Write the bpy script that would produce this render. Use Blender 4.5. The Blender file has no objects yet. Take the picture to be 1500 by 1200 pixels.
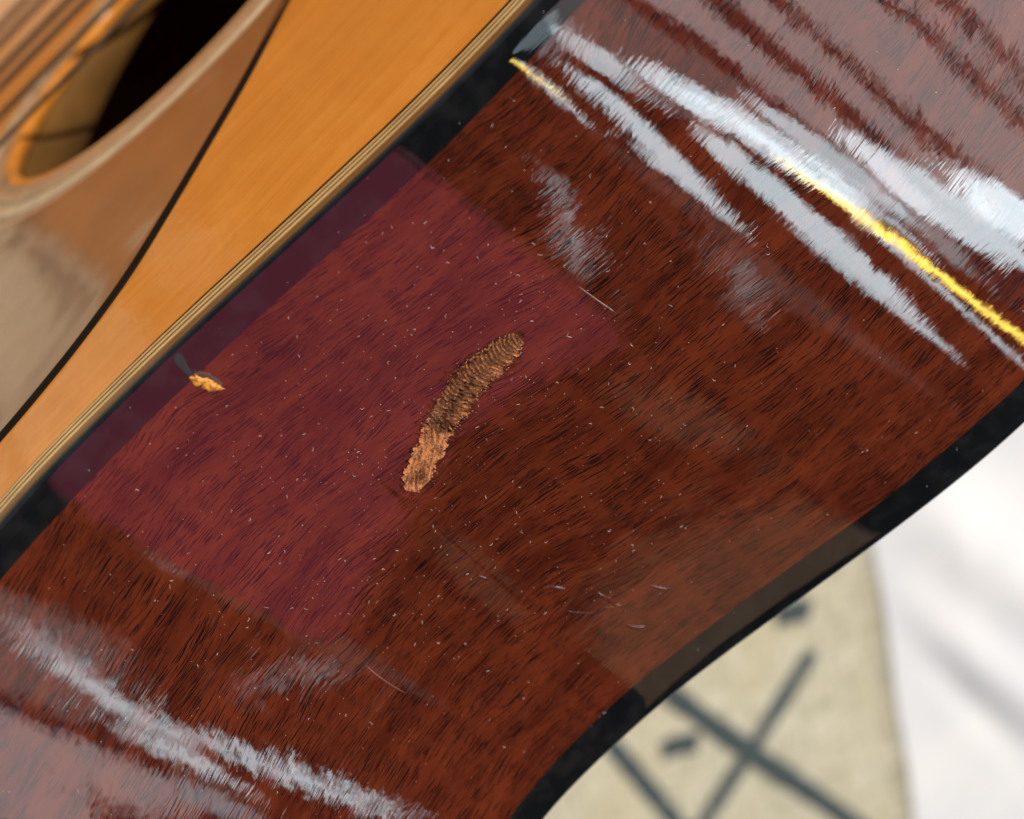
import bpy, math, random
import numpy as np
from mathutils import Vector, Matrix, noise as mnoise
random.seed(7); rng = np.random.default_rng(7)
S = bpy.context.scene
COL = S.collection
MM = 0.001

# ------------------------------------------------------------------ camera, world, sun, lamps, exposure
CAM = np.array([106.1006, 61.2096, 180.6182])
RIGHT = (0.67542403, -0.61977433, 0.39157906)
DOWN = (-0.73354034, -0.58124967, 0.34338793)
FWD = (0.01486393, -0.52204273, -0.84721947)
cd = bpy.data.cameras.new('camera'); cam = bpy.data.objects.new('camera', cd); COL.objects.link(cam)
m = Matrix.Identity(4)
for i in range(3):
    m[i][0] = RIGHT[i]; m[i][1] = -DOWN[i]; m[i][2] = -FWD[i]; m[i][3] = CAM[i]*MM
cam.matrix_world = m
cd.sensor_width = 36; cd.lens = 49.372; cd.clip_start = .005; cd.clip_end = 50
cd.dof.use_dof = True; cd.dof.focus_distance = .192; cd.dof.aperture_fstop = 13.5
S.camera = cam
S.view_settings.view_transform = 'Standard'; S.view_settings.look = 'None'
S.view_settings.exposure = 0; S.view_settings.gamma = 1

SUN_DIR = Vector((.50, .55, .85)).normalized()          # towards the sun
w = bpy.data.worlds.new('World'); S.world = w; w.use_nodes = True
nt = w.node_tree; bg = nt.nodes['Background']; bg.inputs[1].default_value = .05
sky = nt.nodes.new('ShaderNodeTexSky'); sky.sky_type = 'NISHITA'; sky.sun_disc = False
sky.sun_elevation = math.asin(SUN_DIR.z); sky.sun_rotation = math.atan2(SUN_DIR.x, SUN_DIR.y)
nt.links.new(sky.outputs[0], bg.inputs[0])
sd = bpy.data.lights.new('sun', 'SUN'); sd.energy = 3.6; sd.angle = math.radians(.5); sd.color = (1, .93, .82)
so = bpy.data.objects.new('sun', sd); COL.objects.link(so)
so.rotation_euler = SUN_DIR.to_track_quat('Z', 'Y').to_euler()

def reflection_lamp(a, b, width, L, color=(.76, .93, 1), shape='ELLIPSE', z=1500):
    """an added unseen lamp, mirrored in the lacquer: an area lamp from point a to point b (mm), radiance about L"""
    a = Vector((a[0], a[1], z))*MM; b = Vector((b[0], b[1], z))*MM
    ln = (b-a).length; wd = width*MM
    ld = bpy.data.lights.new('added_reflection_lamp', 'AREA'); ld.shape = shape; ld.size = wd; ld.size_y = ln; ld.color = color
    area = ln*wd*(math.pi/4 if shape == 'ELLIPSE' else 1)
    ld.energy = L*area*math.pi
    o = bpy.data.objects.new('added_reflection_lamp', ld); COL.objects.link(o)
    d = (b-a).normalized()
    o.matrix_world = Matrix(((d.y, d.x, 0, (a.x+b.x)/2), (-d.x, d.y, 0, (a.y+b.y)/2), (0, 0, 1, a.z), (0, 0, 0, 1)))
    return o
WL = 10.
reflection_lamp((163.2, -43.2), (156.5, -68.2), 5.4, WL*.8, z=250)
reflection_lamp((179.9, -51.6), (163.2, -113.1), 12.1, WL, z=250)
reflection_lamp((163.8, -77.8), (160.7, -119.1), 4.5, WL*.8, z=250)
reflection_lamp((195.2, -82.4), (186.3, -169.4), 15.6, WL, z=250)
reflection_lamp((180.4, -124.2), (182.3, -185.6), 7.1, WL*.8, z=250)
reflection_lamp((193.4, -38.7), (194.0, -63.7), 12.4, WL*.8, z=250)
reflection_lamp((205.5, -57.3), (222.0, -128.6), 19.3, WL, z=250)
reflection_lamp((229.3, -82.6), (236.4, -143.0), 11.6, WL*.8, z=250)
reflection_lamp((248.3, -107.6), (259.6, -173.7), 19.5, WL*1.1, z=250)
reflection_lamp((260.2, -125.2), (267.0, -187.3), 11.2, WL*1.1, z=250)
reflection_lamp((273.5, -141.2), (283.6, -187.2), 17.5, WL*1.5, z=250)
reflection_lamp((209.6, -102.1), (229.8, -203.2), 5.3, WL*2.6, (1, .68, .11), z=248)
reflection_lamp((158.5, -36.2), (162.1, -54.5), 3.0, WL*1.6, (1, .70, .12), z=249)
reflection_lamp((480.9, -271.1), (504.0, -432.0), 18.6, 5, z=1500)
reflection_lamp((514.9, -330.4), (547.9, -576.9), 33.8, 8, z=1500)
reflection_lamp((520.0, -529.7), (492.5, -874.3), 23.0, 10, z=1500)
reflection_lamp((581.0, -455.4), (582.7, -653.6), 34.0, 8, z=1500)
reflection_lamp((666.4, -546.2), (640.4, -709.8), 63.4, 3, z=1500)
reflection_lamp((153.4, -180.1), (97.5, -214.3), 5.7, 3.2, z=400)
reflection_lamp((107.6, -117.6), (41.3, -169.9), 3.6, 7.5, z=400)
reflection_lamp((234.8, -364.1), (143.8, -766.6), 51.0, 0.45, (1, .75, .7), z=1500)
reflection_lamp((116.8, -527.8), (147.3, -837.0), 52.5, 0.35, (1, .75, .7), z=1500)
reflection_lamp((-560, -1420), (-560, -1080), 380, .62, (1, .62, .36), 'RECTANGLE')  # added warm lamp, mirrored as the brownish patch
reflection_lamp((-420, -900), (-300, -820), 170, .38, (1, .66, .40))
reflection_lamp((530, -430), (545, -60), 190, 1.1, (1, .88, .86), 'RECTANGLE')
reflection_lamp((163, -29), (204, -29), 27, 2.4, (.72, .9, 1), z=250)
HZ = 3.0  # added lamps mirrored as broad haze on the side
for (x0, x1, y0, y1) in ((650, 735, -620, -60), (785, 850, -680, -60), (880, 1010, -800, -60), (1040, 1085, -900, -60), (1120, 1480, -900, -60)):
    reflection_lamp(((x0+x1)/2, y0), ((x0+x1)/2+40, y1), x1-x0, HZ, (1, .88, .86), 'RECTANGLE')

# ------------------------------------------------------------------ helpers
def tag(o, label=None, cat=None, group=None, kind=None):
    if label: o['label'] = label
    if cat: o['category'] = cat
    if group: o['group'] = group
    if kind: o['kind'] = kind
    return o

def empty(name, loc, label, cat):
    o = bpy.data.objects.new(name, None); COL.objects.link(o); o.location = Vector(loc)*MM
    o.empty_display_size = .01
    return tag(o, label, cat)

def mesh_obj(name, V, F, mat, parent=None, smooth=True, attrs=None):
    """vertices in world millimetres"""
    V = np.asarray(V, dtype=np.float64)*MM
    if parent is not None:
        V = V - np.array(parent_world(parent))
    me = bpy.data.meshes.new(name)
    if isinstance(F, np.ndarray):
        me.vertices.add(len(V)); me.vertices.foreach_set('co', V.ravel())
        k = F.shape[1]
        me.loops.add(F.size); me.loops.foreach_set('vertex_index', F.ravel().astype(np.int32))
        me.polygons.add(len(F)); me.polygons.foreach_set('loop_start', np.arange(0, F.size, k, dtype=np.int32))
        me.update(calc_edges=True)
    else:
        me.from_pydata([tuple(v) for v in V], [], [tuple(f) for f in F])
    me.validate()
    if smooth: me.polygons.foreach_set('use_smooth', [True]*len(me.polygons))
    if attrs:
        for k, a in attrs.items():
            at = me.attributes.new(k, 'FLOAT', 'POINT'); at.data.foreach_set('value', np.asarray(a, dtype=np.float32))
    me.materials.append(mat)
    o = bpy.data.objects.new(name, me); COL.objects.link(o)
    if parent is not None: o.parent = parent
    return o

def parent_world(p):
    v = Vector((0, 0, 0))
    while p is not None:
        v = v + p.location; p = p.parent
    return v

def grid_faces(nx, ny, flip=False):
    i, j = np.meshgrid(np.arange(nx-1), np.arange(ny-1), indexing='ij')
    a = (i*ny+j).ravel(); f = np.stack([a, a+ny, a+ny+1, a+1], 1)
    return f[:, ::-1].copy() if flip else f

def merge(parts):
    V = []; F = []; n = 0
    for v, f in parts:
        V.append(np.asarray(v, float)); F.extend([tuple(int(i)+n for i in q) for q in f]); n += len(v)
    return np.concatenate(V), F

def tube(pts, rad, seg=8, closed_ends=True):
    pts = np.asarray(pts, float); n = len(pts)
    rad = np.broadcast_to(rad, (n,)) if np.ndim(rad) < 1 or len(np.atleast_1d(rad)) == n else rad
    T = np.gradient(pts, axis=0); T /= np.linalg.norm(T, axis=1)[:, None]
    up = np.array([0, 0, 1.]); V = []
    for k in range(n):
        a = np.cross(T[k], up)
        if np.linalg.norm(a) < 1e-3: a = np.cross(T[k], [1, 0, 0])
        a /= np.linalg.norm(a); b = np.cross(a, T[k])
        for s in range(seg):
            t = 2*math.pi*s/seg; V.append(pts[k]+rad[k]*(math.cos(t)*a+math.sin(t)*b))
    F = []
    for k in range(n-1):
        for s in range(seg):
            F.append((k*seg+s, k*seg+(s+1) % seg, (k+1)*seg+(s+1) % seg, (k+1)*seg+s))
    if closed_ends:
        F.append(tuple(range(seg))[::-1]); F.append(tuple((n-1)*seg+s for s in range(seg)))
    return np.array(V), F

def fbm(x, y, z=0., o=4):
    return mnoise.fractal(Vector((x, y, z)), 1., 2., o)

# ------------------------------------------------------------------ material node helper
class NT:
    def __init__(self, name):
        self.mat = bpy.data.materials.new(name); self.mat.use_nodes = True
        self.t = self.mat.node_tree; self.p = self.t.nodes['Principled BSDF']
        self.co = self.t.nodes.new('ShaderNodeTexCoord')
    def n(self, typ, **kw):
        nd = self.t.nodes.new(typ)
        for k, v in kw.items():
            if k[0] == 'i' and k[1:].isdigit(): self.put(nd.inputs[int(k[1:])], v)
            elif k in nd.inputs: self.put(nd.inputs[k], v)
            else: setattr(nd, k, v)
        return nd
    def put(self, inp, v):
        if hasattr(v, 'is_output') or isinstance(v, bpy.types.NodeSocket): self.t.links.new(v, inp)
        else: inp.default_value = v
    def math(self, op, a, b=0., c=None, clamp=False):
        nd = self.t.nodes.new('ShaderNodeMath'); nd.operation = op; nd.use_clamp = clamp
        self.put(nd.inputs[0], a); self.put(nd.inputs[1], b)
        if c is not None: self.put(nd.inputs[2], c)
        return nd.outputs[0]
    def ramp(self, v, lo, hi, a=0., b=1.):
        nd = self.t.nodes.new('ShaderNodeMapRange'); nd.interpolation_type = 'SMOOTHSTEP'
        for i, q in enumerate((v, lo, hi, a, b)): self.put(nd.inputs[i], q)
        return nd.outputs[0]
    def mix(self, f, a, b, mode='MIX'):
        nd = self.t.nodes.new('ShaderNodeMix'); nd.data_type = 'RGBA'; nd.blend_type = mode
        self.put(nd.inputs[0], f)
        for i, q in ((6, a), (7, b)):
            self.put(nd.inputs[i], (*q, 1) if isinstance(q, tuple) and len(q) == 3 else q)
        return nd.outputs[2]
    def noise(self, vec, scale, detail=3, rough=.55, dim='3D'):
        nd = self.t.nodes.new('ShaderNodeTexNoise'); nd.noise_dimensions = dim
        self.put(nd.inputs['Vector'], vec); nd.inputs['Scale'].default_value = scale
        nd.inputs['Detail'].default_value = detail; nd.inputs['Roughness'].default_value = rough
        return nd.outputs[0]
    def mm(self):
        nd = self.n('ShaderNodeVectorMath', operation='SCALE'); self.put(nd.inputs[0], self.co.outputs['Object']); nd.inputs['Scale'].default_value = 1000
        return nd.outputs[0]
    def xyz(self, v):
        nd = self.t.nodes.new('ShaderNodeSeparateXYZ'); self.put(nd.inputs[0], v); return nd.outputs
    def comb(self, x, y, z=0.):
        nd = self.t.nodes.new('ShaderNodeCombineXYZ')
        for i, q in enumerate((x, y, z)): self.put(nd.inputs[i], q)
        return nd.outputs[0]
    def bump(self, h, dist, strength=1., normal=None):
        nd = self.t.nodes.new('ShaderNodeBump'); self.put(nd.inputs['Height'], h)
        nd.inputs['Distance'].default_value = dist; nd.inputs['Strength'].default_value = strength
        if normal is not None: self.put(nd.inputs['Normal'], normal)
        return nd.outputs[0]
    def set(self, **kw):
        for k, v in kw.items():
            k = k.replace('_', ' ')
            if isinstance(v, tuple) and len(v) == 3: v = (*v, 1)
            self.put(self.p.inputs[k], v)
        return self.mat

def plain(name, col, rough=.5, coat=0., var=.15, scale=200., **kw):
    m = NT(name); f = m.noise(m.co.outputs['Object'], scale, 4)
    c = m.mix(m.ramp(f, .3, .7), tuple(q*(1-var) for q in col), tuple(min(1, q*(1+var)) for q in col))
    return m.set(Base_Color=c, Roughness=rough, Coat_Weight=coat, Coat_Roughness=.05, **kw)

GUITAR_BASE = (100, -50, -350)
OFF = [q for q in GUITAR_BASE]

def lacquer_ripple(m, x, y, k=1.):
    """soft waves of the finish and the fine ribs of the pores telegraphing through it"""
    wav = m.noise(m.comb(m.math('MULTIPLY', x, .10), m.math('MULTIPLY', y, .07)), 1., 2)
    rib = m.noise(m.comb(m.math('MULTIPLY', x, .22), m.math('MULTIPLY', y, 2.6)), 1., 2, .5)
    rib2 = m.noise(m.comb(m.math('MULTIPLY', x, .9), m.math('MULTIPLY', y, 1.6), 7.), 1., 3, .6)
    wav2 = m.noise(m.comb(m.math('MULTIPLY', x, .30), m.math('MULTIPLY', y, .42), 3.), 1., 2)
    b1 = m.bump(wav2, .000006*k, normal=m.bump(wav, .00003*k))
    msk = m.ramp(m.noise(m.comb(m.math('MULTIPLY', x, .11), m.math('MULTIPLY', y, .2), 5.), 1., 3), .38, .62, .25, 1.5)
    rib = m.math('MULTIPLY', rib, msk)
    b2 = m.bump(rib, .0000095*k, normal=b1)
    return m.bump(rib2, .0000015*k, normal=b2)

def mahogany():
    m = NT('red_mahogany_lacquer'); v = m.mm(); X, Y, Z = m.xyz(v)
    X = m.math('ADD', X, OFF[0]); Y = m.math('ADD', Y, OFF[1])
    wz = m.noise(m.comb(m.math('MULTIPLY', X, .03), m.math('MULTIPLY', Y, .05)), 1., 2)
    g = m.math('ADD', m.math('SUBTRACT', Y, m.math('MULTIPLY', X, .06)), m.math('ADD', m.math('MULTIPLY', m.math('TANH', m.math('MULTIPLY', m.math('SUBTRACT', X, 108.), .03)), 6.5), m.math('MULTIPLY', m.math('SUBTRACT', wz, .5), 7.)))
    # broad figure
    fig = m.noise(m.comb(m.math('MULTIPLY', X, .05), m.math('MULTIPLY', g, .22)), 1., 5, .6)
    fib = m.noise(m.comb(m.math('MULTIPLY', X, .5), m.math('MULTIPLY', g, 5.)), 1., 5, .7)
    col = m.mix(m.ramp(fig, .22, .80), (.044, .0076, .0040), (.120, .0235, .0092))
    col = m.mix(m.ramp(fib, .35, .72), m.mix(1., col, (.90, .87, .86), 'MULTIPLY'), m.mix(1., col, (1.12, 1.08, 1.05), 'MULTIPLY'))
    blot = m.noise(m.comb(m.math('MULTIPLY', X, .2), m.math('MULTIPLY', g, .8), 3.), 1., 4, .7)
    col = m.mix(m.ramp(blot, .45, .75, 0, .40), col, (.130, .029, .0115))
    # pores: short dark dashes along the grain, in three sizes
    pores = None
    dens = m.noise(m.comb(m.math('MULTIPLY', X, .07), m.math('MULTIPLY', g, .32), 9.), 1., 5, .65)
    for k, (sx, sy, r, seed, thr) in enumerate(((.115, 3.1, .30, 0., .46), (.20, 4.0, .32, 5., .44), (.07, 2.9, .21, 11., .52), (.33, 5.4, .32, 17., .50))):
        jit = m.noise(m.comb(m.math('MULTIPLY', X, .25), g, seed), .8, 2)
        gg = m.math('ADD', g, m.math('MULTIPLY', jit, .25))
        vo = m.t.nodes.new('ShaderNodeTexVoronoi'); vo.voronoi_dimensions = '2D'; vo.feature = 'F1'
        m.put(vo.inputs['Vector'], m.comb(m.math('ADD', m.math('MULTIPLY', X, sx), seed), m.math('MULTIPLY', gg, sy))); vo.inputs['Scale'].default_value = 1.
        rr, gr, br = m.t.nodes.new('ShaderNodeSeparateColor').outputs
        m.t.links.new(vo.outputs['Color'], rr.node.inputs[0])
        on = m.ramp(m.math('ADD', rr, m.math('MULTIPLY', m.math('SUBTRACT', dens, .54), 2.2)), thr, thr+.12)
        rad = m.math('MULTIPLY', m.math('MULTIPLY_ADD', gr, .6, .4), r)
        d = m.ramp(vo.outputs['Distance'], m.math('MULTIPLY', rad, .80), m.math('ADD', rad, .02), 1., 0.)
        q = m.math('MULTIPLY', d, on)
        pores = q if pores is None else m.math('MAXIMUM', pores, q)
    spk = m.noise(m.comb(X, g), 4., 4, .8)
    col = m.mix(m.ramp(spk, .56, .72, 0, .3), col, (.16, .042, .017)); col = m.mix(m.ramp(spk, .30, .42, .35, 0.), col, (.02, .005, .004))
    col = m.mix(m.math('MULTIPLY', pores, .97), col, (.009, .0035, .0032))
    m.set(Base_Color=col, Roughness=.45, Specular_IOR_Level=0., Coat_Weight=1., Coat_Roughness=.015, Coat_IOR=1.6)
    m.put(m.p.inputs['Coat Normal'], lacquer_ripple(m, X, g))
    return m.mat

def black_binding():
    m = NT('black_binding'); v = m.mm(); X, Y, Z = m.xyz(v)
    c = m.mix(m.ramp(m.noise(v, .25, 3), .4, .7), (.004, .005, .006), (.010, .011, .012))
    m.set(Base_Color=c, Roughness=.4, Specular_IOR_Level=0., Coat_Weight=1., Coat_Roughness=.02, Coat_IOR=1.6)
    m.put(m.p.inputs['Coat Normal'], lacquer_ripple(m, X, Y, .35))
    return m.mat

def spruce():
    m = NT('amber_spruce'); v = m.mm(); X, Y, Z = m.xyz(v)
    g = m.math('ADD', Z, m.math('MULTIPLY', m.noise(m.comb(m.math('MULTIPLY', X, .02), m.math('MULTIPLY', Z, .02)), 1., 2), 9.))
    lines = m.noise(m.comb(m.math('MULTIPLY', X, .012), m.math('MULTIPLY', g, .55)), 1., 3)
    fib = m.noise(m.comb(m.math('MULTIPLY', X, .25), m.math('MULTIPLY', g, 2.6)), 1., 5, .7)
    big = m.noise(v, .035, 3)
    silk = m.noise(m.comb(m.math('MULTIPLY', X, .10), m.math('MULTIPLY', g, .05)), 1., 6, .7)
    col = m.mix(m.ramp(lines, .35, .7), (.68, .23, .024), (.77, .285, .038))
    col = m.mix(m.ramp(fib, .3, .75, 0, .18), col, (.52, .16, .02))
    col = m.mix(m.ramp(silk, .4, .75, 0, .55), col, (.82, .34, .058))
    col = m.mix(m.ramp(big, .35, .68, 0, .5), col, (.60, .205, .024))
    fleck = m.noise(m.comb(m.math('MULTIPLY', X, .8), m.math('MULTIPLY', g, 5.), 4.), 1., 2)
    col = m.mix(m.ramp(fleck, .72, .80, 0, .55), col, (.35, .11, .02))
    m.set(Base_Color=col, Roughness=.5, Specular_IOR_Level=.1, Coat_Weight=.7, Coat_Roughness=.12, Coat_IOR=1.45)
    m.put(m.p.inputs['Coat Normal'], m.bump(fib, .00001, normal=m.bump(m.noise(v, .12, 4), .00022)))
    return m.mat

def pickguard_mat():
    m = NT('glossy_amber_pickguard'); v = m.mm()
    c = m.mix(m.ramp(m.noise(v, .05, 3), .35, .7), (.21, .078, .020), (.27, .108, .030))
    m.set(Base_Color=c, Roughness=.4, Coat_Weight=1., Coat_Roughness=.13, Coat_IOR=1.75)
    m.put(m.p.inputs['Coat Normal'], m.bump(m.noise(v, .05, 2), .0004))
    return m.mat

def raw_wood():
    m = NT('torn_raw_wood'); v = m.mm(); X, Y, Z = m.xyz(v)
    at = m.t.nodes.new('ShaderNodeAttribute'); at.attribute_name = 'tone'
    f1 = m.noise(v, 3.2, 6, .75); f2 = m.noise(m.comb(m.math('MULTIPLY', X, .9), m.math('MULTIPLY', Y, 4.)), 1., 4)
    dark = m.mix(m.ramp(f2, .3, .7), (.06, .02, .008), (.15, .055, .02))
    lite = m.mix(m.ramp(f1, .3, .7), (.33, .10, .030), (.70, .30, .11))
    c = m.mix(m.math('ADD', at.outputs['Fac'], m.math('MULTIPLY', m.math('SUBTRACT', f1, .5), .9), clamp=True), dark, lite)
    m.set(Base_Color=c, Roughness=.75, Specular_IOR_Level=.3)
    m.put(m.p.inputs['Normal'], m.bump(f1, .00012))
    return m.mat

M = dict(
    wood=mahogany(), black=black_binding(), spruce=spruce(), pick=pickguard_mat(), raw=raw_wood(),
    cream=plain('cream_purfling', (.60, .37, .14), .4, .3), dark=plain('dark_purfling', (.04, .02, .008), .5, .2),
    gold=plain('amber_edge', (.15, .062, .012), .35, .3), inner=plain('bare_inner_wood', (.42, .22, .08), .7, 0, .25, 60),
    ring_tan=plain('tan_rosette_ring', (.48, .27, .13), .4, .6), ring_grey=plain('grey_rosette_ring', (.22, .17, .12), .4, .6),
    ring_pale=plain('pale_rosette_ring', (.62, .45, .26), .4, .6),
    bronze=plain('tarnished_string', (.12, .075, .045), .5, 0, .2, Metallic=.6), chip=plain('bare_chip_wood', (.62, .25, .03), .6, .2, .5, 1800),
    pick_edge=plain('dark_pickguard_edge', (.008, .005, .003), .6, 0., Specular_IOR_Level=.1),
    lint=plain('pale_lint', (.75, .72, .7), .8), lac=plain('cracked_lacquer', (.15, .050, .024), .3, 1., .2),
    smear=plain('green_grey_scuff', (.022, .030, .028), .5),
    brown_edge=plain('dark_chip_rim', (.055, .032, .022), .5),
    magenta=plain('magenta_phone_case', (.60, .05, .15), .5, 0, .04), lit=plain('magenta_underglow', (.02, .02, .02), .2, 0, 0, Emission_Color=(1., .14, .27), Emission_Strength=1.05), glass=plain('dark_phone_glass', (.01, .01, .012), .1),
    metal=plain('lens_metal', (.4, .4, .42), .3, 0, Metallic=.8))

# ------------------------------------------------------------------ the guitar's shape (mm)
gx = np.arange(-400, 500.01, .5)
kx = np.array([-400,-60,-30,5,20,26,33,38,43,49,60,66,75,85,100,115,125,135,145,155,170,200,240,500.])
st = np.array([0,0,-.1,-.40,-.44,-.45,-.46,-.43,-.34,-.30,-.22,-.11,.0,.10,.215,.20,.15,.09,.01,-.04,-.08,-.1,-.1,-.1])
sb = np.array([0,0,-.1,-.45,-.50,-.52,-.54,-.54,-.44,-.36,-.29,-.21,-.1,.05,.235,.275,.275,.26,.22,.15,.0,-.08,-.1,-.1])
def smooth(v, sig, step=.5):
    r = int(4*sig/step); k = np.exp(-.5*(np.arange(-r, r+1)*step/sig)**2); k /= k.sum()
    return np.convolve(np.pad(v, r, 'edge'), k, 'valid')
def prof(s, x0, z0):
    v = smooth(np.interp(gx, kx, s), 4.); z = np.concatenate([[0], np.cumsum((v[1:]+v[:-1])/2*.5)])
    return z-np.interp(x0, gx, z)+z0
ZT = prof(st, 100, 12.6); ZB = prof(sb, 100, 19.3)
YT = smooth(np.interp(gx, [-60, 20, 50, 57, 74, 95, 109, 131, 200], [-.8, 1.6, 1.5, 1.2, 0, -.7, -.8, -1., -1.]), 5)
YJ = smooth(np.interp(gx, [-60, 20, 45, 51, 62, 83, 102, 123, 139, 250], [-5, -2.8, -2.4, -2.6, -3.6, -4.7, -5.1, -5.4, -5.1, -5.1]), 5)
YB = smooth(np.interp(gx, [-60, 40, 65, 81, 95, 117, 160, 250], [-96, -93, -93.4, -96, -96.9, -97.3, -97.4, -97.4]), 5)
YK = smooth(np.interp(gx, [-60, 40, 63, 79, 100, 117, 137, 151, 163, 250], [-90, -88, -88.6, -90, -91.2, -91.4, -92.2, -91.9, -92.4, -92.4]), 5)
CZ = -165.
X0, X1 = -255., 292.           # ends of the body
def zup(x, y):
    s = y/-97.
    z = np.interp(x, gx, ZT)*(1-s)+np.interp(x, gx, ZB)*s
    e = np.ones_like(x)
    l = x < -90; e = np.where(l, np.sqrt(np.clip(1-((-90-x)/(-90-X0))**2, 0, 1)), e)
    r = x > 235; e = np.where(r, np.sqrt(np.clip(1-((x-235)/(X1-235))**2, 0, 1)), e)
    return CZ+(z-CZ)*e
def f(a, x): return np.interp(x, gx, a)
def low(z):
    u = (z-CZ)/(15-CZ); return CZ-(345+CZ)*np.where(u > 1, 1+.1*(u-1), u)

guitar = empty('acoustic_guitar', GUITAR_BASE, 'acoustic guitar with amber top, dark red mahogany side and black binding, standing on its side', 'guitar')

# gouge shape ---------------------------------------------------------------
GC = np.array([(116.6,-31.75),(114.96,-31.67),(111.45,-31.57),(107.45,-31.74),(102.99,-32.94),(98.96,-34.68),(95.41,-36.23),(92.38,-37.7),(91.2,-38.5)])
GWd = np.array([.8, 1.6, 2.05, 2.4, 2.15, 1.9, 1.9, 1.6, .95])
_t = np.concatenate([[0], np.cumsum(np.linalg.norm(np.diff(GC, axis=0), axis=1))])
GT = np.linspace(0, _t[-1], 200); GPX = np.interp(GT, _t, GC[:, 0]); GPY = np.interp(GT, _t, GC[:, 1]); GW = np.interp(GT, _t, GWd)
def gouge_uv(x, y):
    """along (mm), across (-1..1), for arrays"""
    d2 = (x[..., None]-GPX)**2+(y[..., None]-GPY)**2
    i = d2.argmin(-1); dx = np.gradient(GPX)[i]; dy = np.gradient(GPY)[i]
    sgn = np.sign(dx*(y-GPY[i])-dy*(x-GPX[i]))
    return GT[i], sgn*np.sqrt(d2.min(-1)), GW[i]
def vnoise(x, y, s, seed=0., o=3):
    return np.array([fbm(a*s, b*s, seed, o) for a, b in zip(x.ravel(), y.ravel())]).reshape(x.shape)
def gouge_depth(x, y):
    t, dd, wd = gouge_uv(x, y)
    nz = vnoise(x, y, 1.1, 3.3); n2 = vnoise(x, y, 3., 8.)
    n4 = vnoise(x, y, 6.5, 2.); u = dd/(wd*(1+.42*nz+.20*n2+.14*n4))
    L = GT[-1]
    au = np.abs(u)
    bowl = np.clip(1-u**2, 0, 1)**.55
    ends = np.clip(np.minimum(t/2.5, (L-t)/1.2), 0, 1)
    # chatter ridges across the first two thirds, curved like the tool's edge
    ph = (t+.75*(u-.1)**2*wd*.6+.32*nz+.06*n2)/.60
    saw = ph-np.floor(ph)
    ridge = (np.where(saw < .7, saw/.7, (1-saw)/.3)-.5)
    ridge = ridge*np.clip(1.0+1.0*nz+.4*n2, .3, 1.5)
    upper = 1/(1+np.exp((t-17.0-1.6*n2-1.2*nz+.8*u)/.35))
    tx = np.gradient(GPX)/np.hypot(np.gradient(GPX), np.gradient(GPY)); n5 = vnoise((x*.78+y*.62)*.35, (x*.62-y*.78)*3.2, 1., 6.)
    side_step = np.where((u > .30+.12*nz) & (t > 6), .22, 0.)     # the second, shallower track along the right of the cut
    d_up = -(.30+1.35*np.clip(t/14, 0, 1))*bowl*ends + ridge*.30*bowl + side_step*bowl + .06*n2*bowl+(.03+.12*(u > .35))*n4*bowl
    d_lo = .22*n5*bowl+(-.30+.22*np.exp(-((t-20.5)/2.2)**2))*bowl*ends + .10*n2*bowl + .06*nz
    ring = -.28*np.exp(-((t-25.1)**2+dd**2)/1.3)+.14*np.exp(-((np.sqrt((t-25.1)**2+dd**2)-1.35)/.28)**2)
    crk = np.exp(-((u-.28-.35*nz)/.13)**2)*np.clip((t-7)/3, 0, 1)*np.clip((18-t)/1.5, 0, 1)+1.3*np.exp(-((t-16.9)/.5)**2-((u-.25)/.45)**2)
    d = d_up*upper+(d_lo+ring)*(1-upper)-.55*crk
    d += .12*np.exp(-((au-1.0)/.13)**2)*(1+1.2*n2)*np.clip(ends*2, 0, 1)
    d *= np.clip((1.35-au)/.15, 0, 1)
    tone = -.12+.75*np.clip(ridge*2.4-.15, 0, 1)*upper+(.30+.55*(u < 0)*(t > 9))*np.exp(-((au-.98)/.16)**2)*(1+n2)+(1-upper)*(.70+.55*n2+.4*n4-.5*np.exp(-((t-25.)/1.3)**2))+np.where(u > .35, .10, 0)*upper+.30*nz+.25*n4+(1-upper)*.9*n5
    tone -= 1.1*crk+.3*np.exp(-((t-16.6)/.8)**2-((u-.2)/.5)**2)
    return d, u, tone, ends

# mahogany side ---------------------------------------------------------------
xs = np.unique(np.concatenate([np.arange(0, 90, .8), np.arange(89.6, 118.4, .13), np.arange(118.6, 236, .8)]))
YK = YK+1.0; YJ = YJ-.3
def yside(x, s): return f(YJ, x)+(f(YK, x)-f(YJ, x))*s
ss = np.unique(np.concatenate([np.arange(0, .25, .012), np.arange(.25, .43, .0015), np.arange(.43, 1.0001, .012), [1.]]))
XX, SS = np.meshgrid(xs, ss, indexing='ij'); YY = yside(XX, SS); ZZ = zup(XX, YY)
inb = (XX > 88.5) & (XX < 119) & (YY < -26.5) & (YY > -42)
D, U, TN, EN = [np.full(XX.shape, q) for q in (0., 9., 0., 0.)]
d, u, tn, en = gouge_depth(XX[inb], YY[inb]); D[inb] = d; U[inb] = u; TN[inb] = tn; EN[inb] = en
ZZ = ZZ+D
V = np.stack([XX, YY, ZZ], -1).reshape(-1, 3); F = grid_faces(len(xs), len(ss), flip=True)
Uf = np.abs(U.ravel())[F].mean(1); Ef = EN.ravel()[F].mean(1)
gm = (Uf < 1.0) & (Ef > .04)
def sub(V, F, mask, extra=None):
    F = F[mask]; u, inv = np.unique(F, return_inverse=True)
    return V[u], inv.reshape(F.shape), (None if extra is None else extra.ravel()[u])
v, q, _ = sub(V, F, ~gm)
side = mesh_obj('side_panel', v, q, M['wood'], guitar)
v, q, t = sub(V, F, gm, TN)
tag(mesh_obj('gouge', v, q, M['raw'], guitar, attrs={'tone': t}), 'deep ribbed gouge torn into the red side, bare wood showing')

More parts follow.
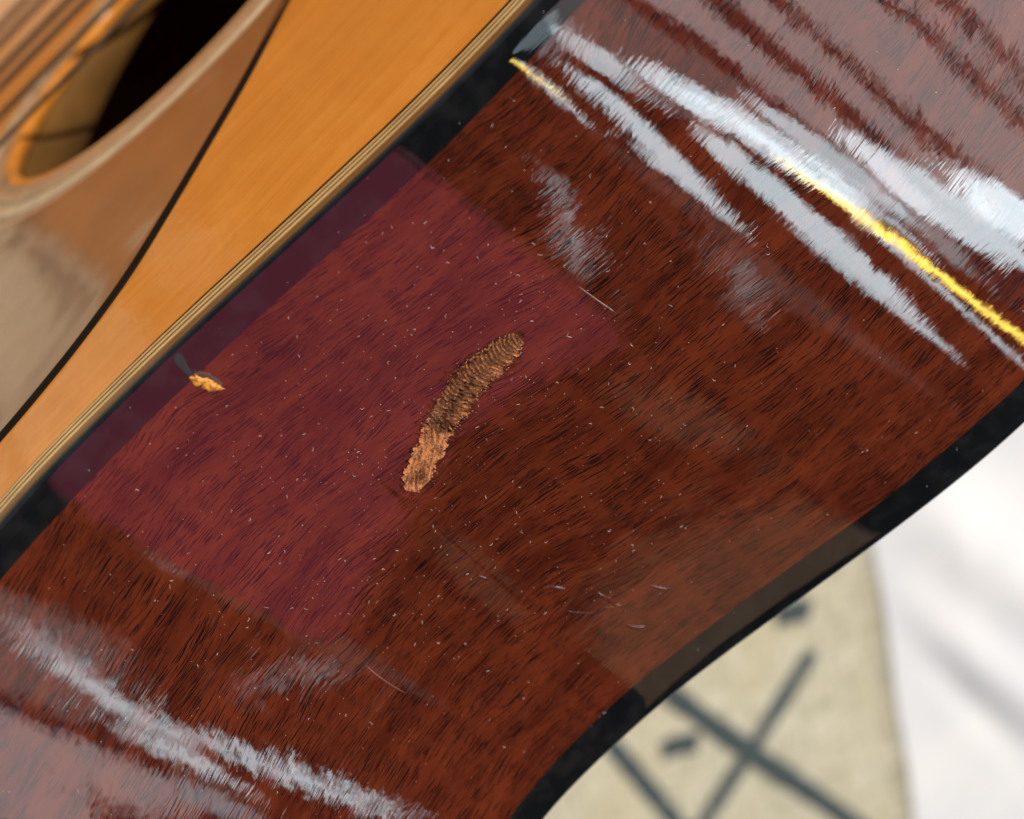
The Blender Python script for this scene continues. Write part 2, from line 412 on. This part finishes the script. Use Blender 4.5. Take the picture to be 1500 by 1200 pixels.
# rest of the side all round (body ends and lower flank), one shell with real thickness inside
def loop_xs(n=90):
    a = np.linspace(0, math.pi, n); return (X0+X1)/2-(X1-X0)/2*np.cos(a)
lx = loop_xs(140)
def flank(yfun, xsel, lower):
    ys = np.linspace(0, 1, 8); A, B = np.meshgrid(xsel, ys, indexing='ij')
    Y = f(YJ, A)+(f(YK, A)-f(YJ, A))*B; Z = zup(A, Y)
    if lower: Z = low(Z)
    return np.stack([A, Y, Z], -1).reshape(-1, 3), grid_faces(len(xsel), 8, flip=not lower)
lsel = np.concatenate([lx[lx < 0], [0.]]); rsel = np.concatenate([[xs[-1]], lx[lx > xs[-1]+.1]])
parts = [flank(None, lsel, False), flank(None, rsel, False), flank(None, lx, True)]
V, F = merge(parts); mesh_obj('outer_side', V, F, M['wood'], guitar)
# inner lining surface, 2.5 mm inside
def inner_loop(y, off):
    up = np.stack([lx, np.full_like(lx, y), zup(lx, np.full_like(lx, y))], -1)
    P = np.concatenate([up, np.stack([lx[::-1], np.full_like(lx, y), low(up[::-1, 2])], -1)[1:-1]])
    c = np.array([(X0+X1)/2, y, CZ]); r = P-c; r /= np.linalg.norm(r, axis=1)[:, None]
    return P-r*off
rows = [inner_loop(y, 2.6) for y in (-3., -35., -65., -89.8)]
n = len(rows[0]); V = np.concatenate(rows); F = []
for k in range(3):
    for i in range(n):
        j = (i+1) % n; F.append((k*n+i, k*n+j, (k+1)*n+j, (k+1)*n+i))
mesh_obj('inner_lining', V, F, M['inner'], guitar)

# back board (thin closed plate) ------------------------------------------------
def plate(name, y0, y1, mat, off=1.5):
    a = inner_loop(y0, off); b = inner_loop(y1, off); n = len(a)
    V = np.concatenate([a, b]); F = [tuple(range(n)), tuple(range(2*n-1, n-1, -1))]
    F += [(i, i+n, (i+1) % n+n, (i+1) % n) for i in range(n)]
    return mesh_obj(name, V, F, mat, guitar, smooth=False)
plate('back_board', -89.8, -92.6, M['wood'], 2.2)

# black bindings: swept strips with a rounded outer corner ------------------------
bxs = np.unique(np.concatenate([lx[(lx > X0+.5) & (lx < X1-.5)], np.arange(10, 235, 1.)]))
def strip(rowfun, lower=False):
    rows = rowfun(bxs); k = len(rows)
    P = np.stack(rows, 1)       # (nx,k,3)
    if lower: P = P.copy(); P[..., 2] = low(P[..., 2])
    return P.reshape(-1, 3), grid_faces(len(bxs), k, flip=lower)
def top_rows(x):
    out = []; yt = f(YT, x); yj = f(YJ, x); z = lambda y, dz=0: zup(x, y)+dz
    for y, dz in ((yj-.02, .004), (yj+(yt-yj)*.08, .006), (yj+(yt-yj)*.35, .006), (yj+(yt-yj)*.7, .006)):
        out.append(np.stack([x, y, z(y, dz)], -1))
    for a in np.linspace(0, math.pi/2, 6):
        r = .75; y = yt-r+r*math.sin(a); dz = -r+r*math.cos(a)
        out.append(np.stack([x, y, zup(x, yt)+dz], -1))
    out.append(np.stack([x, yt, zup(x, yt)-1.0], -1)); out.append(np.stack([x, yt-.8, zup(x, yt)-1.02], -1))
    return out
def back_rows(x):
    out = []; yt = f(YB, x); yj = f(YK, x)
    for y, dz in ((yj+.02, .004), (yj+(yt-yj)*.08, .006), (yj+(yt-yj)*.5, .006)):
        out.append(np.stack([x, y, zup(x, y)+dz], -1))
    for a in np.linspace(0, math.pi/2, 7):
        r = 1.1; y = yt+r-r*math.sin(a); out.append(np.stack([x, y, zup(x, y)-r+r*math.cos(a)], -1))
    out.append(np.stack([x, yt, zup(x, yt)-4.5], -1)); out.append(np.stack([x, yt+2., zup(x, yt)-4.6], -1))
    return out
V, F = merge([strip(top_rows), (lambda q: (q[0], q[1][:, ::-1]))(strip(top_rows, True))])
mesh_obj('top_binding', V, F, M['black'], guitar)
V, F = merge([(lambda q: (q[0], q[1][:, ::-1]))(strip(back_rows)), strip(back_rows, True)])
mesh_obj('back_binding', V, F, M['black'], guitar)

# purfling lines laid in the top, each a strip of its own ---------------------------
def purf(name, d0, d1, proud, mat):
    def rows(x):
        yt = f(YT, x); z = zup(x, yt); r = .10
        return [np.stack([x, yt-.5, z-d0], -1), np.stack([x, yt+proud-r, z-d0], -1), np.stack([x, yt+proud, z-d0-r], -1),
                np.stack([x, yt+proud, z-d1+r], -1), np.stack([x, yt+proud-r, z-d1], -1), np.stack([x, yt-.5, z-d1], -1)]
    V, F = merge([strip(rows), (lambda q: (q[0], q[1][:, ::-1]))(strip(rows, True))])
    return mesh_obj(name, V, F, mat, guitar)
dd = 1.02
for nm, wd, pr, mt in (('edge_strip', 2.0, .02, 'gold'), ('purfling', .75, .06, 'cream'), ('purfling', .65, .0, 'dark'), ('purfling', .65, .05, 'cream'),
                       ('purfling', .6, .0, 'dark'), ('purfling', .45, .04, 'cream'), ('purfling', .3, .0, 'dark')):
    o = purf(nm, dd, dd+wd, pr, M[mt]); dd += wd
    if nm == 'purfling': o['label'] = ('pale cream' if mt == 'cream' else 'thin dark')+' purfling line along the edge of the amber top'
TOPD = dd

# soundboard with its hole -----------------------------------------------------------
HC = (126., -134.); HR = 50.
def sb_y(x, z):
    """face of the top: follows its edge near the rim, flat further in"""
    e = zup(x, np.zeros_like(x)); k = np.exp(-np.clip(e-z, 0, None)/28.)
    return (f(YT, x)-.0)*k
na = 720; A = np.linspace(0, 2*math.pi, na, endpoint=False)
edge = []
ox = bxs; up = np.stack([ox, zup(ox, f(YT, ox))-TOPD], -1); dn = np.stack([ox[::-1], low(up[::-1, 1])], -1)
out = np.concatenate([up, dn])
ang = np.unwrap(np.arctan2(out[:, 1]-HC[1], out[:, 0]-HC[0])); rr = np.hypot(out[:, 0]-HC[0], out[:, 1]-HC[1])
o_ = np.argsort(ang); ang = ang[o_]; rr = rr[o_]
a2 = np.concatenate([ang-2*math.pi, ang, ang+2*math.pi]); r2 = np.concatenate([rr]*3); o_ = np.argsort(a2); a2 = a2[o_]; r2 = r2[o_]
# angles are placed where the outline has its points near the visible edge
RO = np.interp(A, a2, r2)
vis = out[(out[:, 1] > -60) & (out[:, 0] > -20) & (out[:, 0] < 235)]
A = np.unique(np.round(np.concatenate([A, np.mod(np.arctan2(vis[:, 1]-HC[1], vis[:, 0]-HC[0]), 2*math.pi)]), 5)); RO = np.interp(A, a2, r2); na = len(A)
nr = 26; rad = np.linspace(0, 1, nr)**.8
P = []
for k in range(nr):
    R_ = HR+(RO-HR)*rad[k]; x = HC[0]+R_*np.cos(A); z = HC[1]+R_*np.sin(A)
    P.append(np.stack([x, sb_y(x, z), z], -1))
nface = nr
# wall of the hole and the underside
hx = HC[0]+HR*np.cos(A); hz = HC[1]+HR*np.sin(A)
P0 = [np.stack([HC[0]+(HR+2.6*k)*np.cos(A), np.full(na, -3.0), HC[1]+(HR+2.6*k)*np.sin(A)], -1) for k in (12, 6, 1, 0)]
RNG = [.4, .0]
P0.append(np.stack([hx, np.full(na, -.6), hz], -1)); P0.append(np.stack([HC[0]+(HR+.15)*np.cos(A), np.full(na, -.15), HC[1]+(HR+.15)*np.sin(A)], -1))
P[0] = np.stack([HC[0]+(HR+.6)*np.cos(A), np.zeros(na), HC[1]+(HR+.6)*np.sin(A)], -1)
rows = P0+P; V = np.concatenate(rows); F = []
for k in range(len(rows)-1):
    i = np.arange(na); j = (i+1) % na
    F.append(np.stack([k*na+i, k*na+j, (k+1)*na+j, (k+1)*na+i], 1))
F = np.concatenate(F)
mesh_obj('soundboard', V, F, M['spruce'], guitar)
# underside of the top out to the rim
a = inner_loop(-2.95, 2.2)
V = np.concatenate([a]); n = len(a)
ri = np.stack([HC[0]+(HR+30)*np.cos(np.linspace(0, 2*math.pi, n, endpoint=False)), np.full(n, -2.95), HC[1]+(HR+30)*np.sin(np.linspace(0, 2*math.pi, n, endpoint=False))], -1)
aa = np.unwrap(np.arctan2(a[:, 2]-HC[1], a[:, 0]-HC[0])); bb = np.linspace(0, 2*math.pi, n, endpoint=False)
k0 = 0
ri = np.stack([HC[0]+(HR+30)*np.cos(aa), np.full(n, -2.95), HC[1]+(HR+30)*np.sin(aa)], -1)
V = np.concatenate([a, ri]); F = [(i, (i+1) % n, (i+1) % n+n, i+n) for i in range(n)]
mesh_obj('top_underside', V, F, M['inner'], guitar)

# rosette rings round the hole
def ring(r0, r1, h, mat, label):
    n = 256; t = np.linspace(0, 2*math.pi, n, endpoint=False); rows = []
    for r, y in ((r0, -.2), (r0, h-.08), (r0+.1, h), ((r0+r1)/2, h+.03), (r1-.1, h), (r1, h-.08), (r1, -.2)):
        rows.append(np.stack([HC[0]+r*np.cos(t), np.full(n, y), HC[1]+r*np.sin(t)], -1))
    V = np.concatenate(rows); F = []
    for k in range(len(rows)-1):
        for i in range(n):
            j = (i+1) % n; F.append((k*n+i, k*n+j, (k+1)*n+j, (k+1)*n+i))
    tag(mesh_obj('rosette_ring', V, F, mat, guitar), label)
r = 52.5
for wd, h, mt, lb in ((1.2, .06, 'ring_grey', 'thin grey'), (3.0, .10, 'ring_tan', 'broad tan'), (1., .06, 'ring_grey', 'thin grey'), (3.2, .12, 'ring_pale', 'pale cream'),
                      (1., .05, 'ring_grey', 'thin grey'), (2.6, .10, 'ring_tan', 'tan outer')):
    ring(r, r+wd, h, M[mt], lb+' ring of the rosette round the soundhole'); r += wd+.02

# pickguard: a real sheet on the top, from the rosette out to its dark rim line
line = np.array([(160, -95), (150, -79), (135.1, -64.4), (120.3, -50.2), (107.2, -39.7), (93.5, -29.3), (85.7, -23.9), (79.1, -20.6), (69.2, -16.8), (57.0, -13.7), (42, -12.5), (22, -16), (5, -30), (-4, -55), (-2, -85), (12, -112), (32, -126), (55, -131)])
tt = np.linspace(0, len(line)-1, 160)
def crom(P, t):
    i = np.clip(np.floor(t).astype(int), 0, len(P)-2); u = (t-i)[:, None]; p = lambda k: P[np.clip(i+k, 0, len(P)-1)]
    return .5*((2*p(0))+(-p(-1)+p(1))*u+(2*p(-1)-5*p(0)+4*p(1)-p(2))*u*u+(-p(-1)+3*p(0)-3*p(1)+p(2))*u**3)
L = crom(line, tt)
ra = np.arctan2(L[:, 1]-HC[1], L[:, 0]-HC[0]); a0, a1 = ra[0], ra[-1]
if a1 < a0: a1 += 0
inner_r = r+.3
aa = np.linspace(math.atan2(-95+134, 34), math.pi-.02, 160)
I = np.stack([HC[0]+inner_r*np.cos(aa), HC[1]+inner_r*np.sin(aa)], -1)
rows = []
for k in np.linspace(0, 1, 14):
    q = I*(1-k)+L*k; rows.append(np.stack([q[:, 0], sb_y(q[:, 0], q[:, 1])+.55-.25*(k == 1), q[:, 1]], -1))
V = np.stack(rows, 1).reshape(-1, 3); F = grid_faces(160, 14)
mesh_obj('pickguard', V, F, M['pick'], guitar)
# its bevelled dark rim
T = np.gradient(L, axis=0); T /= np.linalg.norm(T, axis=1)[:, None]; N = np.stack([-T[:, 1], T[:, 0]], -1)
if (N*(L-np.array(HC))).sum() < 0: N = -N
rows = []
for d, h in ((-.35, .56), (.0, .60), (.55, .45), (1.15, .15), (1.35, -.2)):
    q = L+N*d; rows.append(np.stack([q[:, 0], sb_y(q[:, 0], q[:, 1])+h, q[:, 1]], -1))
V = np.stack(rows, 1).reshape(-1, 3)
tag(mesh_obj('pickguard_rim', V, grid_faces(160, len(rows)), M['pick_edge'], guitar), 'dark bevelled rim line of the pickguard')

# strings
for z0, rd in ((-119, .55), (-141, .65), (-167, .75), (-186, .85), (-217, .95), (-240, .95)):
    x = np.linspace(-120, 290, 60); P = np.stack([x, np.full(60, 8.), z0+(x-98)*.28*.6], -1)
    V, F = tube(P, np.full(60, rd), 8); mesh_obj('string', V, F, M['bronze'], guitar)
# bridge the strings come from
V = []; F = []
def box(x0, x1, y0, y1, z0, z1, b=.6):
    import bmesh
    bm = bmesh.new(); bmesh.ops.create_cube(bm, size=1)
    for v in bm.verts: v.co = Vector(((x0+x1)/2+v.co.x*(x1-x0), (y0+y1)/2+v.co.y*(y1-y0), (z0+z1)/2+v.co.z*(z1-z0)))
    if b: bmesh.ops.bevel(bm, geom=bm.edges[:], offset=b, segments=2, affect='EDGES')
    V = [tuple(v.co) for v in bm.verts]; F = [tuple(v.index for v in f.verts) for f in bm.faces]; bm.free(); return V, F
V, F = box(-132, -106, .0, 8.2, -262, -82, 1.5); mesh_obj('bridge', V, F, M['dark'], guitar, smooth=False)
# braces inside, seen through the hole
V, F = box(60, 260, -94, -82, -176, -168, 1.5); mesh_obj('brace', V, F, M['inner'], guitar, smooth=False)

th = np.radians(np.linspace(120, 345, 120)); cxx = HC[0]+(HR+.4)*np.cos(th)  # added strip inside the hole, shaped to show a sunlit patch
dep = np.interp(cxx, [70, 88, 123, 150, 180], [17, 14.5, 8.5, 4, 3.2]); rows = []
for R_, k in ((HR+.6, 0), (HR+.4, 1), (HR+2.4, 1), (HR+2.6, 0)):
    rows.append(np.stack([HC[0]+R_*np.cos(th), -2.9-(dep-2.9)*k, HC[1]+R_*np.sin(th)], -1))
V = np.stack(rows, 1).reshape(-1, 3)
tag(mesh_obj('soundhole_sun_strip', V, grid_faces(120, 4), plain('brown_strip_wood', (.20, .088, .014), .7, 0, .3, 40), guitar), 'added brown tapered strip catching sun inside the soundhole')
# wear on the side ---------------------------------------------------------------------
def on_side(x, y, h=0.):
    x = np.asarray(x, float); y = np.asarray(y, float); return np.stack([x, y, zup(x, y)+h], -1)
def blob(name, poly, h, mat, label, jag=.0, dome=.1):
    P = np.array(poly, float); c = P.mean(0); n = len(P); rows = []
    for k, hh in ((1.0, -.01), (.92, h), (.6, h+dome), (.25, h+dome*1.2)):
        q = c+(P-c)*k
        if 0 < k < 1: q = q+rng.normal(0, jag, q.shape)
        rows.append(on_side(q[:, 0], q[:, 1], hh))
    V = np.concatenate(rows+[on_side([c[0]], [c[1]], h+dome*1.2)]); F = []
    for k in range(3):
        for i in range(n): F.append((k*n+i, k*n+(i+1) % n, (k+1)*n+(i+1) % n, (k+1)*n+i))
    for i in range(n): F.append((3*n+i, 3*n+(i+1) % n, 4*n))
    return tag(mesh_obj(name, V, F, mat, guitar), label)
def dense(poly, k=4, jag=.05):
    P = np.array(poly, float); n = len(P); out = []
    for i in range(n):
        for t in range(k): out.append(P[i]*(1-t/k)+P[(i+1) % n]*t/k+rng.normal(0, jag, 2))
    return out
blob('chip_rim', dense([(83.8,-4.52),(84.67,-4.53),(85.43,-4.97),(85.9,-6.12),(86.1,-8.05),(85.39,-8.9),(84.5,-8.3),(83.9,-7.3),(83.5,-5.92),(83.35,-4.96)]), .04, M['brown_edge'], 'dark broken lacquer rim round the orange chip', .02, .02)
blob('chip', dense([(83.9,-4.5),(84.6,-4.9),(85.15,-6.0),(85.45,-7.4),(85.65,-9.0),(84.7,-8.5),(84.0,-7.3),(83.5,-6.0),(83.5,-5.0)], 4, .10), .08, M['chip'], 'small orange chip of bare wood beside the black binding', .05, .10)
sm = np.array([(84.96, -1.2), (84.85, -1.8), (84.7, -2.3), (84.5, -3.0), (84.34, -3.6), (84.28, -4.4)])
V = []; wdt = (.35, .62, .6, .5, .38, .3)
for (x, y), wv in zip(sm, wdt): V += [on_side([x-wv], [y], .035)[0], on_side([x], [y], .06)[0], on_side([x+wv], [y], .035)[0]]
F = []
for i in range(5):
    for k in range(2): F.append((i*3+k, i*3+k+1, i*3+k+4, i*3+k+3))
tag(mesh_obj('scuff', V, F, M['smear'], guitar), 'grey green scuff across the black binding above the orange chip')
def crease(pts, r, name='lacquer_crease', mat='lac'):
    P = np.array(pts, float); t = np.linspace(0, len(P)-1, 14); Q = crom(P, t)
    r = r*3.4; q = on_side(Q[:, 0], Q[:, 1], -r*.62)
    V, F = tube(q, r*np.sin(np.linspace(.12, math.pi-.12, 14)), 6)
    V = np.array(V); return mesh_obj(name, V, F, M['wood'] if r > .3 else M[mat], guitar)
for pts, r_ in (([(92.21,-64.39),(94.1,-66.14),(95.41,-69.38)], .16), ([(97.18,-68.54),(97.81,-72.99),(98.16,-75.86),(99.49,-78.38)], .12),
               ([(91.32,-66.99),(92.64,-71.05),(94.84,-74.14),(97.51,-75.84),(99.49,-78.38)], .12), ([(103.02,-75.53),(104.02,-77.61),(105.11,-79.6),(107.38,-80.89)], .12),
               ([(96.4,-78.9),(97.65,-81.57),(99.2,-83.03)], .16), ([(86.13,-50.72),(89.01,-52.03),(92.75,-53.09)], .12), ([(87.74,-54.87),(88.32,-56.49),(88.8,-58.52)], .12),
               ([(68.13,-49.88),(67.91,-55.64),(68.51,-62.25)], .05), ([(126.44,-30.08),(127.13,-34.96),(128.15,-40.29)], .06)):
    crease(pts, r_)

# torn fibres standing along the rim of the gouge
V = []; F = []
for k in range(45):
    i = rng.integers(8, 192); sd_ = rng.choice([-1, 1]); tx, ty = GPX[min(i+1, 199)]-GPX[i-1], GPY[min(i+1, 199)]-GPY[i-1]; ln = math.hypot(tx, ty); tx /= ln; ty /= ln
    o_ = sd_*GW[i]*rng.uniform(.86, 1.12); x, y = GPX[i]-ty*o_, GPY[i]+tx*o_; a = math.atan2(ty, tx)+rng.normal(0, .7)
    L_ = rng.uniform(.2, .7); t = np.linspace(-.5, .5, 5)*L_; q = on_side(x+np.cos(a)*t, y+np.sin(a)*t, .05)+np.array([0, 0, 1.])*(.12*rng.random()*(t/L_+.5))[:, None]
    v, fc = tube(q, rng.uniform(.025, .06)*np.array([.5, .9, 1, .8, .3]), 4); n0 = len(V); V.extend(v.tolist()); F.extend([tuple(i_+n0 for i_ in g_) for g_ in fc])
tag(mesh_obj('torn_fibre', V, F, plain('pale_torn_fibre', (.50, .24, .09), .8, 0, .4, 900), guitar), 'pale torn fibres along the rim of the gouge', kind='stuff')
# lint and dust lying on the side ----------------------------------------------------------
V = []; F = []
def sliver(x, y, ln, a, curl, r):
    t = np.linspace(-.5, .5, 5); an = a+curl*t; X_ = x+np.cumsum(np.cos(an))*ln/5; Y_ = y+np.cumsum(np.sin(an))*ln/5
    q = on_side(X_, Y_, r*.9); v, fc = tube(q, r*np.array([.4, .9, 1, .8, .4]), 4)
    n0 = len(V); V.extend(v.tolist()); F.extend([tuple(i+n0 for i in g) for g in fc])
for k in range(1000):
    if k < 640: x, y = rng.normal(96, 24), rng.normal(-36, 20)
    else: x, y = rng.uniform(15, 225), rng.uniform(-95, -2)
    if y > -1.5 or y < -95 or x < 12 or x > 230: continue
    if rng.random() < .68: sliver(x, y, rng.uniform(.06, .14), rng.uniform(0, 6.3), 0, rng.uniform(.025, .058))
    else: sliver(x, y, rng.uniform(.25, .9), rng.uniform(0, 6.3), rng.normal(0, 2.5), rng.uniform(.016, .034))
tag(mesh_obj('dust', V, F, M['lint']), 'pale specks and curled fibres of lint scattered over the glossy red side', 'dust', kind='stuff')

# ------------------------------------------------------------------ rug, sheet, floor
ZR = -356.
def rug_mat():
    m = NT('woven_cream_rug'); v = m.mm(); X0_, Y0_, Z = m.xyz(v)
    X = m.math('ADD', m.math('MULTIPLY', X0_, .882), m.math('MULTIPLY', Y0_, -.47)); Y = m.math('ADD', m.math('MULTIPLY', X0_, .47), m.math('MULTIPLY', Y0_, .882))
    wv = m.noise(m.comb(m.math('MULTIPLY', X, .40), m.math('MULTIPLY', Y, .05)), 1., 3)
    wh = m.noise(m.comb(m.math('MULTIPLY', X, .05), m.math('MULTIPLY', Y, .40), 4.), 1., 3)
    f1 = m.math('MULTIPLY', m.math('ADD', wv, wh), .5); f1 = m.math('ADD', f1, m.math('MULTIPLY', m.math('MULTIPLY', m.math('SINE', m.math('MULTIPLY', X, 1.6)), m.math('SINE', m.math('MULTIPLY', Y, 1.6))), .05))
    c = m.mix(m.ramp(f1, .40, .60), (.42, .39, .27), (.74, .70, .56))
    c = m.mix(m.ramp(m.noise(v, .012, 2), .4, .7, 0, .5), c, (.60, .53, .36))
    m.set(Base_Color=c, Roughness=.95, Specular_IOR_Level=.1)
    m.put(m.p.inputs['Normal'], m.bump(f1, .0015))
    return m.mat
def cloth_mat():
    m = NT('white_cotton'); v = m.mm()
    c = m.mix(m.ramp(m.noise(v, .012, 4), .35, .7), (.77, .785, .82), (.86, .86, .86))
    return m.set(Base_Color=c, Roughness=.9, Specular_IOR_Level=.1)
RE = np.array([191., -511.]); RD = np.array([103., -676.])-RE; RD /= np.linalg.norm(RD); RN = np.array([-RD[1], RD[0]])   # rug edge direction / outward
if RN[0] < 0: RN = -RN
rug = empty('woven_rug', (RE[0], RE[1], ZR), 'cream woven rug with dark grey criss-cross lines under the guitar', 'rug')
rug.rotation_euler = (0, 0, 0)
nu, nv = 60, 90; uu = np.linspace(-1300, 0, nu); vv = np.linspace(-1300, 700, nv)   # u along -RN, v along RD
Ug, Vg = np.meshgrid(uu, vv, indexing='ij'); P = RE+Ug[..., None]*RN+Vg[..., None]*RD
Z = ZR-4+.0*Ug; Z = Z+1.2*np.sin(Ug*.05)*np.sin(Vg*.03)
top_ = np.stack([P[..., 0], P[..., 1], Z], -1).reshape(-1, 3)
bot_ = top_.copy(); bot_[:, 2] = ZR-9
F = grid_faces(nu, nv, flip=False)
bd = [i*nv for i in range(nu)]+[(nu-1)*nv+j for j in range(1, nv)]+[i*nv+nv-1 for i in range(nu-2, -1, -1)]+[j for j in range(nv-2, 0, -1)]
n0 = len(top_); FF = [tuple(q) for q in F]+[tuple(q[::-1]+n0) for q in F]
for a, b in zip(bd, bd[1:]+bd[:1]): FF.append((a, b, b+n0, a+n0))
mesh_obj('pile', np.concatenate([top_, bot_]), FF, rug_mat(), rug)
darkyarn = plain('dark_slate_yarn', (.060, .082, .088), .95, 0, .3, 900)
def rug_z(x, y):
    q = np.stack([x, y], -1)-RE; return ZR-4+1.2*np.sin((q@RN)*.05)*np.sin((q@RD)*.03)
def stroke(pts, wd):
    P = np.array(pts, float); t = np.linspace(0, len(P)-1, 30); Q = crom(P, t) if len(P) > 2 else P[0]+(P[1]-P[0])*t[:, None]
    T = np.gradient(Q, axis=0); T /= np.linalg.norm(T, axis=1)[:, None]; N = np.stack([-T[:, 1], T[:, 0]], -1)
    w_ = wd*(1+rng.normal(0, .07, 30)); rows = []
    for k, h in ((-.5, -.4), (-.42, .6), (0, 1.), (.42, .6), (.5, -.4)):
        q = Q+N*(w_*k)[:, None]; rows.append(np.stack([q[:, 0], q[:, 1], rug_z(q[:, 0], q[:, 1])+h], -1))
    V = np.stack(rows, 1).reshape(-1, 3); mesh_obj('stripe', V, grid_faces(30, 5, True), darkyarn, rug)
stroke([(63, -455), (67, -532), (75, -640), (78, -740)], 13)
stroke([(131, -517), (67, -532), (20, -544), (-70, -562)], 12)
stroke([(24, -451), (13, -521), (-2, -620)], 11)
for cx, cy in ((45, -492), (138, -487), (12, -590), (50, -700)):
    stroke([(cx-8, cy+8), (cx, cy+2), (cx+8, cy-7)], 15)
# the same figures go on at the other side of the guitar, where the pickguard mirrors them
stroke([(34, 62), (36, 90), (22, 112), (-5, 122)], 9)
stroke([(-40, 40), (-22, 100), (-60, 180)], 11)
for ox_, oy in ((-150, 640), (-80, 800), (-260, 700)):
    stroke([(63+ox_, -455+oy), (67+ox_, -532+oy), (75+ox_, -640+oy)], 13)
    stroke([(131+ox_, -517+oy), (67+ox_, -532+oy), (20+ox_, -544+oy)], 12)
# white cloth beyond the rug, lapping its edge in soft folds
nu, nv = 140, 160; uu = np.linspace(0, 1, nu)**1.3*900; vv = np.linspace(-900, 900, nv)
Ug, Vg = np.meshgrid(uu, vv, indexing='ij')
edge_w = -4+1.5*np.sin(Vg*.012)+.8*np.sin(Vg*.05)
P = RE+(Ug+edge_w*np.exp(-Ug/60))[..., None]*RN+Vg[..., None]*RD
X_, Y_ = P[..., 0], P[..., 1]
# folds run roughly along -Y in the picture's lower right
def fold(c, dirx, wd, h):
    d = (X_-c[0])*dirx[1]-(Y_-c[1])*dirx[0]; return h*np.exp(-(d/wd)**2)
H = 3+fold((186, -560), (.12, -1), 15, 14)+fold((174, -640), (.03, -1), 8, -7)+fold((250, -640), (.2, -1), 26, 16)+fold((330, -620), (.1, -1), 30, 10)
H = H+4*np.sin(X_*.022+Y_*.006)+3*np.sin(X_*.011-Y_*.018)
H = ZR-4+1.2+.55*np.abs(H)*np.clip(Ug/45, 0, 1)
V = np.stack([X_, Y_, H], -1).reshape(-1, 3); F = grid_faces(nu, nv)
V2 = V.copy(); V2[:, 2] -= 1.6; 
tag(mesh_obj('white_cloth', V, F, cloth_mat()), 'bright white cloth lying in soft folds beside the cream rug', 'cloth')
g = NT('pale_floor'); c_ = g.mix(g.ramp(g.noise(g.co.outputs['Object'], 3, 5), .35, .7), (.34, .30, .25), (.42, .38, .32))
V = [(-4000, -4000, ZR-14), (4000, -4000, ZR-14), (4000, 4000, ZR-14), (-4000, 4000, ZR-14)]
tag(mesh_obj('ground', V, [(0, 1, 2, 3)], g.set(Base_Color=c_, Roughness=.8), smooth=False), kind='structure')

# ------------------------------------------------------------------ the phone mirrored in the lacquer
phone = empty('phone', (43, -42, 200), 'phone with an added magenta screen held over the red side, mirrored in its lacquer', 'phone')
def rrect(x0, x1, y0, y1, r, z, n=8):
    P = []
    for cx, cy, a0 in ((x1-r, y1-r, 0), (x0+r, y1-r, 90), (x0+r, y0+r, 180), (x1-r, y0+r, 270)):
        for k in range(n+1):
            a = math.radians(a0+90*k/n); P.append((cx+r*math.cos(a), cy+r*math.sin(a), z))
    return P
PX0, PX1, PY0, PY1 = -6, 82, -124, 36
loops = [rrect(PX0+1.5, PX1-1.5, PY0+1.5, PY1-1.5, 8.5, 200.), rrect(PX0+.4, PX1-.4, PY0+.4, PY1-.4, 9.6, 200.5), rrect(PX0, PX1, PY0, PY1, 10, 201.5), rrect(PX0, PX1, PY0, PY1, 10, 209), rrect(PX0+1, PX1-1, PY0+1, PY1-1, 9, 210)]
n = len(loops[0]); V = [q for l in loops for q in l]; F = [tuple(range(n))[::-1], tuple(range(4*n, 5*n))]
for k in range(4):
    for i in range(n): F.append((k*n+i, k*n+(i+1) % n, (k+1)*n+(i+1) % n, (k+1)*n+i))
mesh_obj('phone_case', V, F, M['magenta'], phone, smooth=False)
V, F = box(PX0+10, PX0+34, PY1-40, PY1-12, 210.05, 212., .8); mesh_obj('camera_bump', V, F, M['glass'], phone, smooth=False)
P = rrect(PX0+1.5, PX1-1.5, PY0+1.5, PY1-1.5, 8.5, 199.9); n = len(P); V = P+[(x, y, 199.4) for x, y, z in rrect(PX0+2, PX1-2, PY0+2, PY1-2, 8., 199.4)]
mesh_obj('underglow', V, [tuple(range(n)), tuple(range(n, 2*n))[::-1]]+[(i, i+n, (i+1) % n+n, (i+1) % n) for i in range(n)], M['lit'], phone, smooth=False)  # glow added under the phone to brighten its plum reflection
# added unseen roof of dark boards blocking sky over the guitar's left and middle, and an added tan blanket on the rug for the pickguard to mirror
baffle_root = empty('sky_baffle', (-400, -900, 1560), 'added unseen dark timber roof high over the guitar', 'baffle')
dk = plain('dark_baffle_timber', (.035, .02, .012), .7, 0, .3, 8)
for k in range(14):
    V, F = box(-1560, 660, -2500+k*214, -2500+k*214+208, 1550, 1575, 3.); mesh_obj('baffle_board', V, F, dk, baffle_root, smooth=False)
bl = []; nu, nv = 60, 40
uu = np.linspace(46, 620, nu); vv = np.linspace(18, 400, nv); A_, B_ = np.meshgrid(uu, vv, indexing='ij')
H = ZR+3+5*np.sin(A_*.03+B_*.02)+3*np.sin(A_*.06-B_*.05); V = np.stack([A_, B_, H], -1).reshape(-1, 3)
tag(mesh_obj('backdrop', V, grid_faces(nu, nv), plain('tan_backdrop', (.34, .125, .028), .95, 0, .2, 60)), 'added unseen tan blanket on the rug in front of the amber top', 'backdrop')
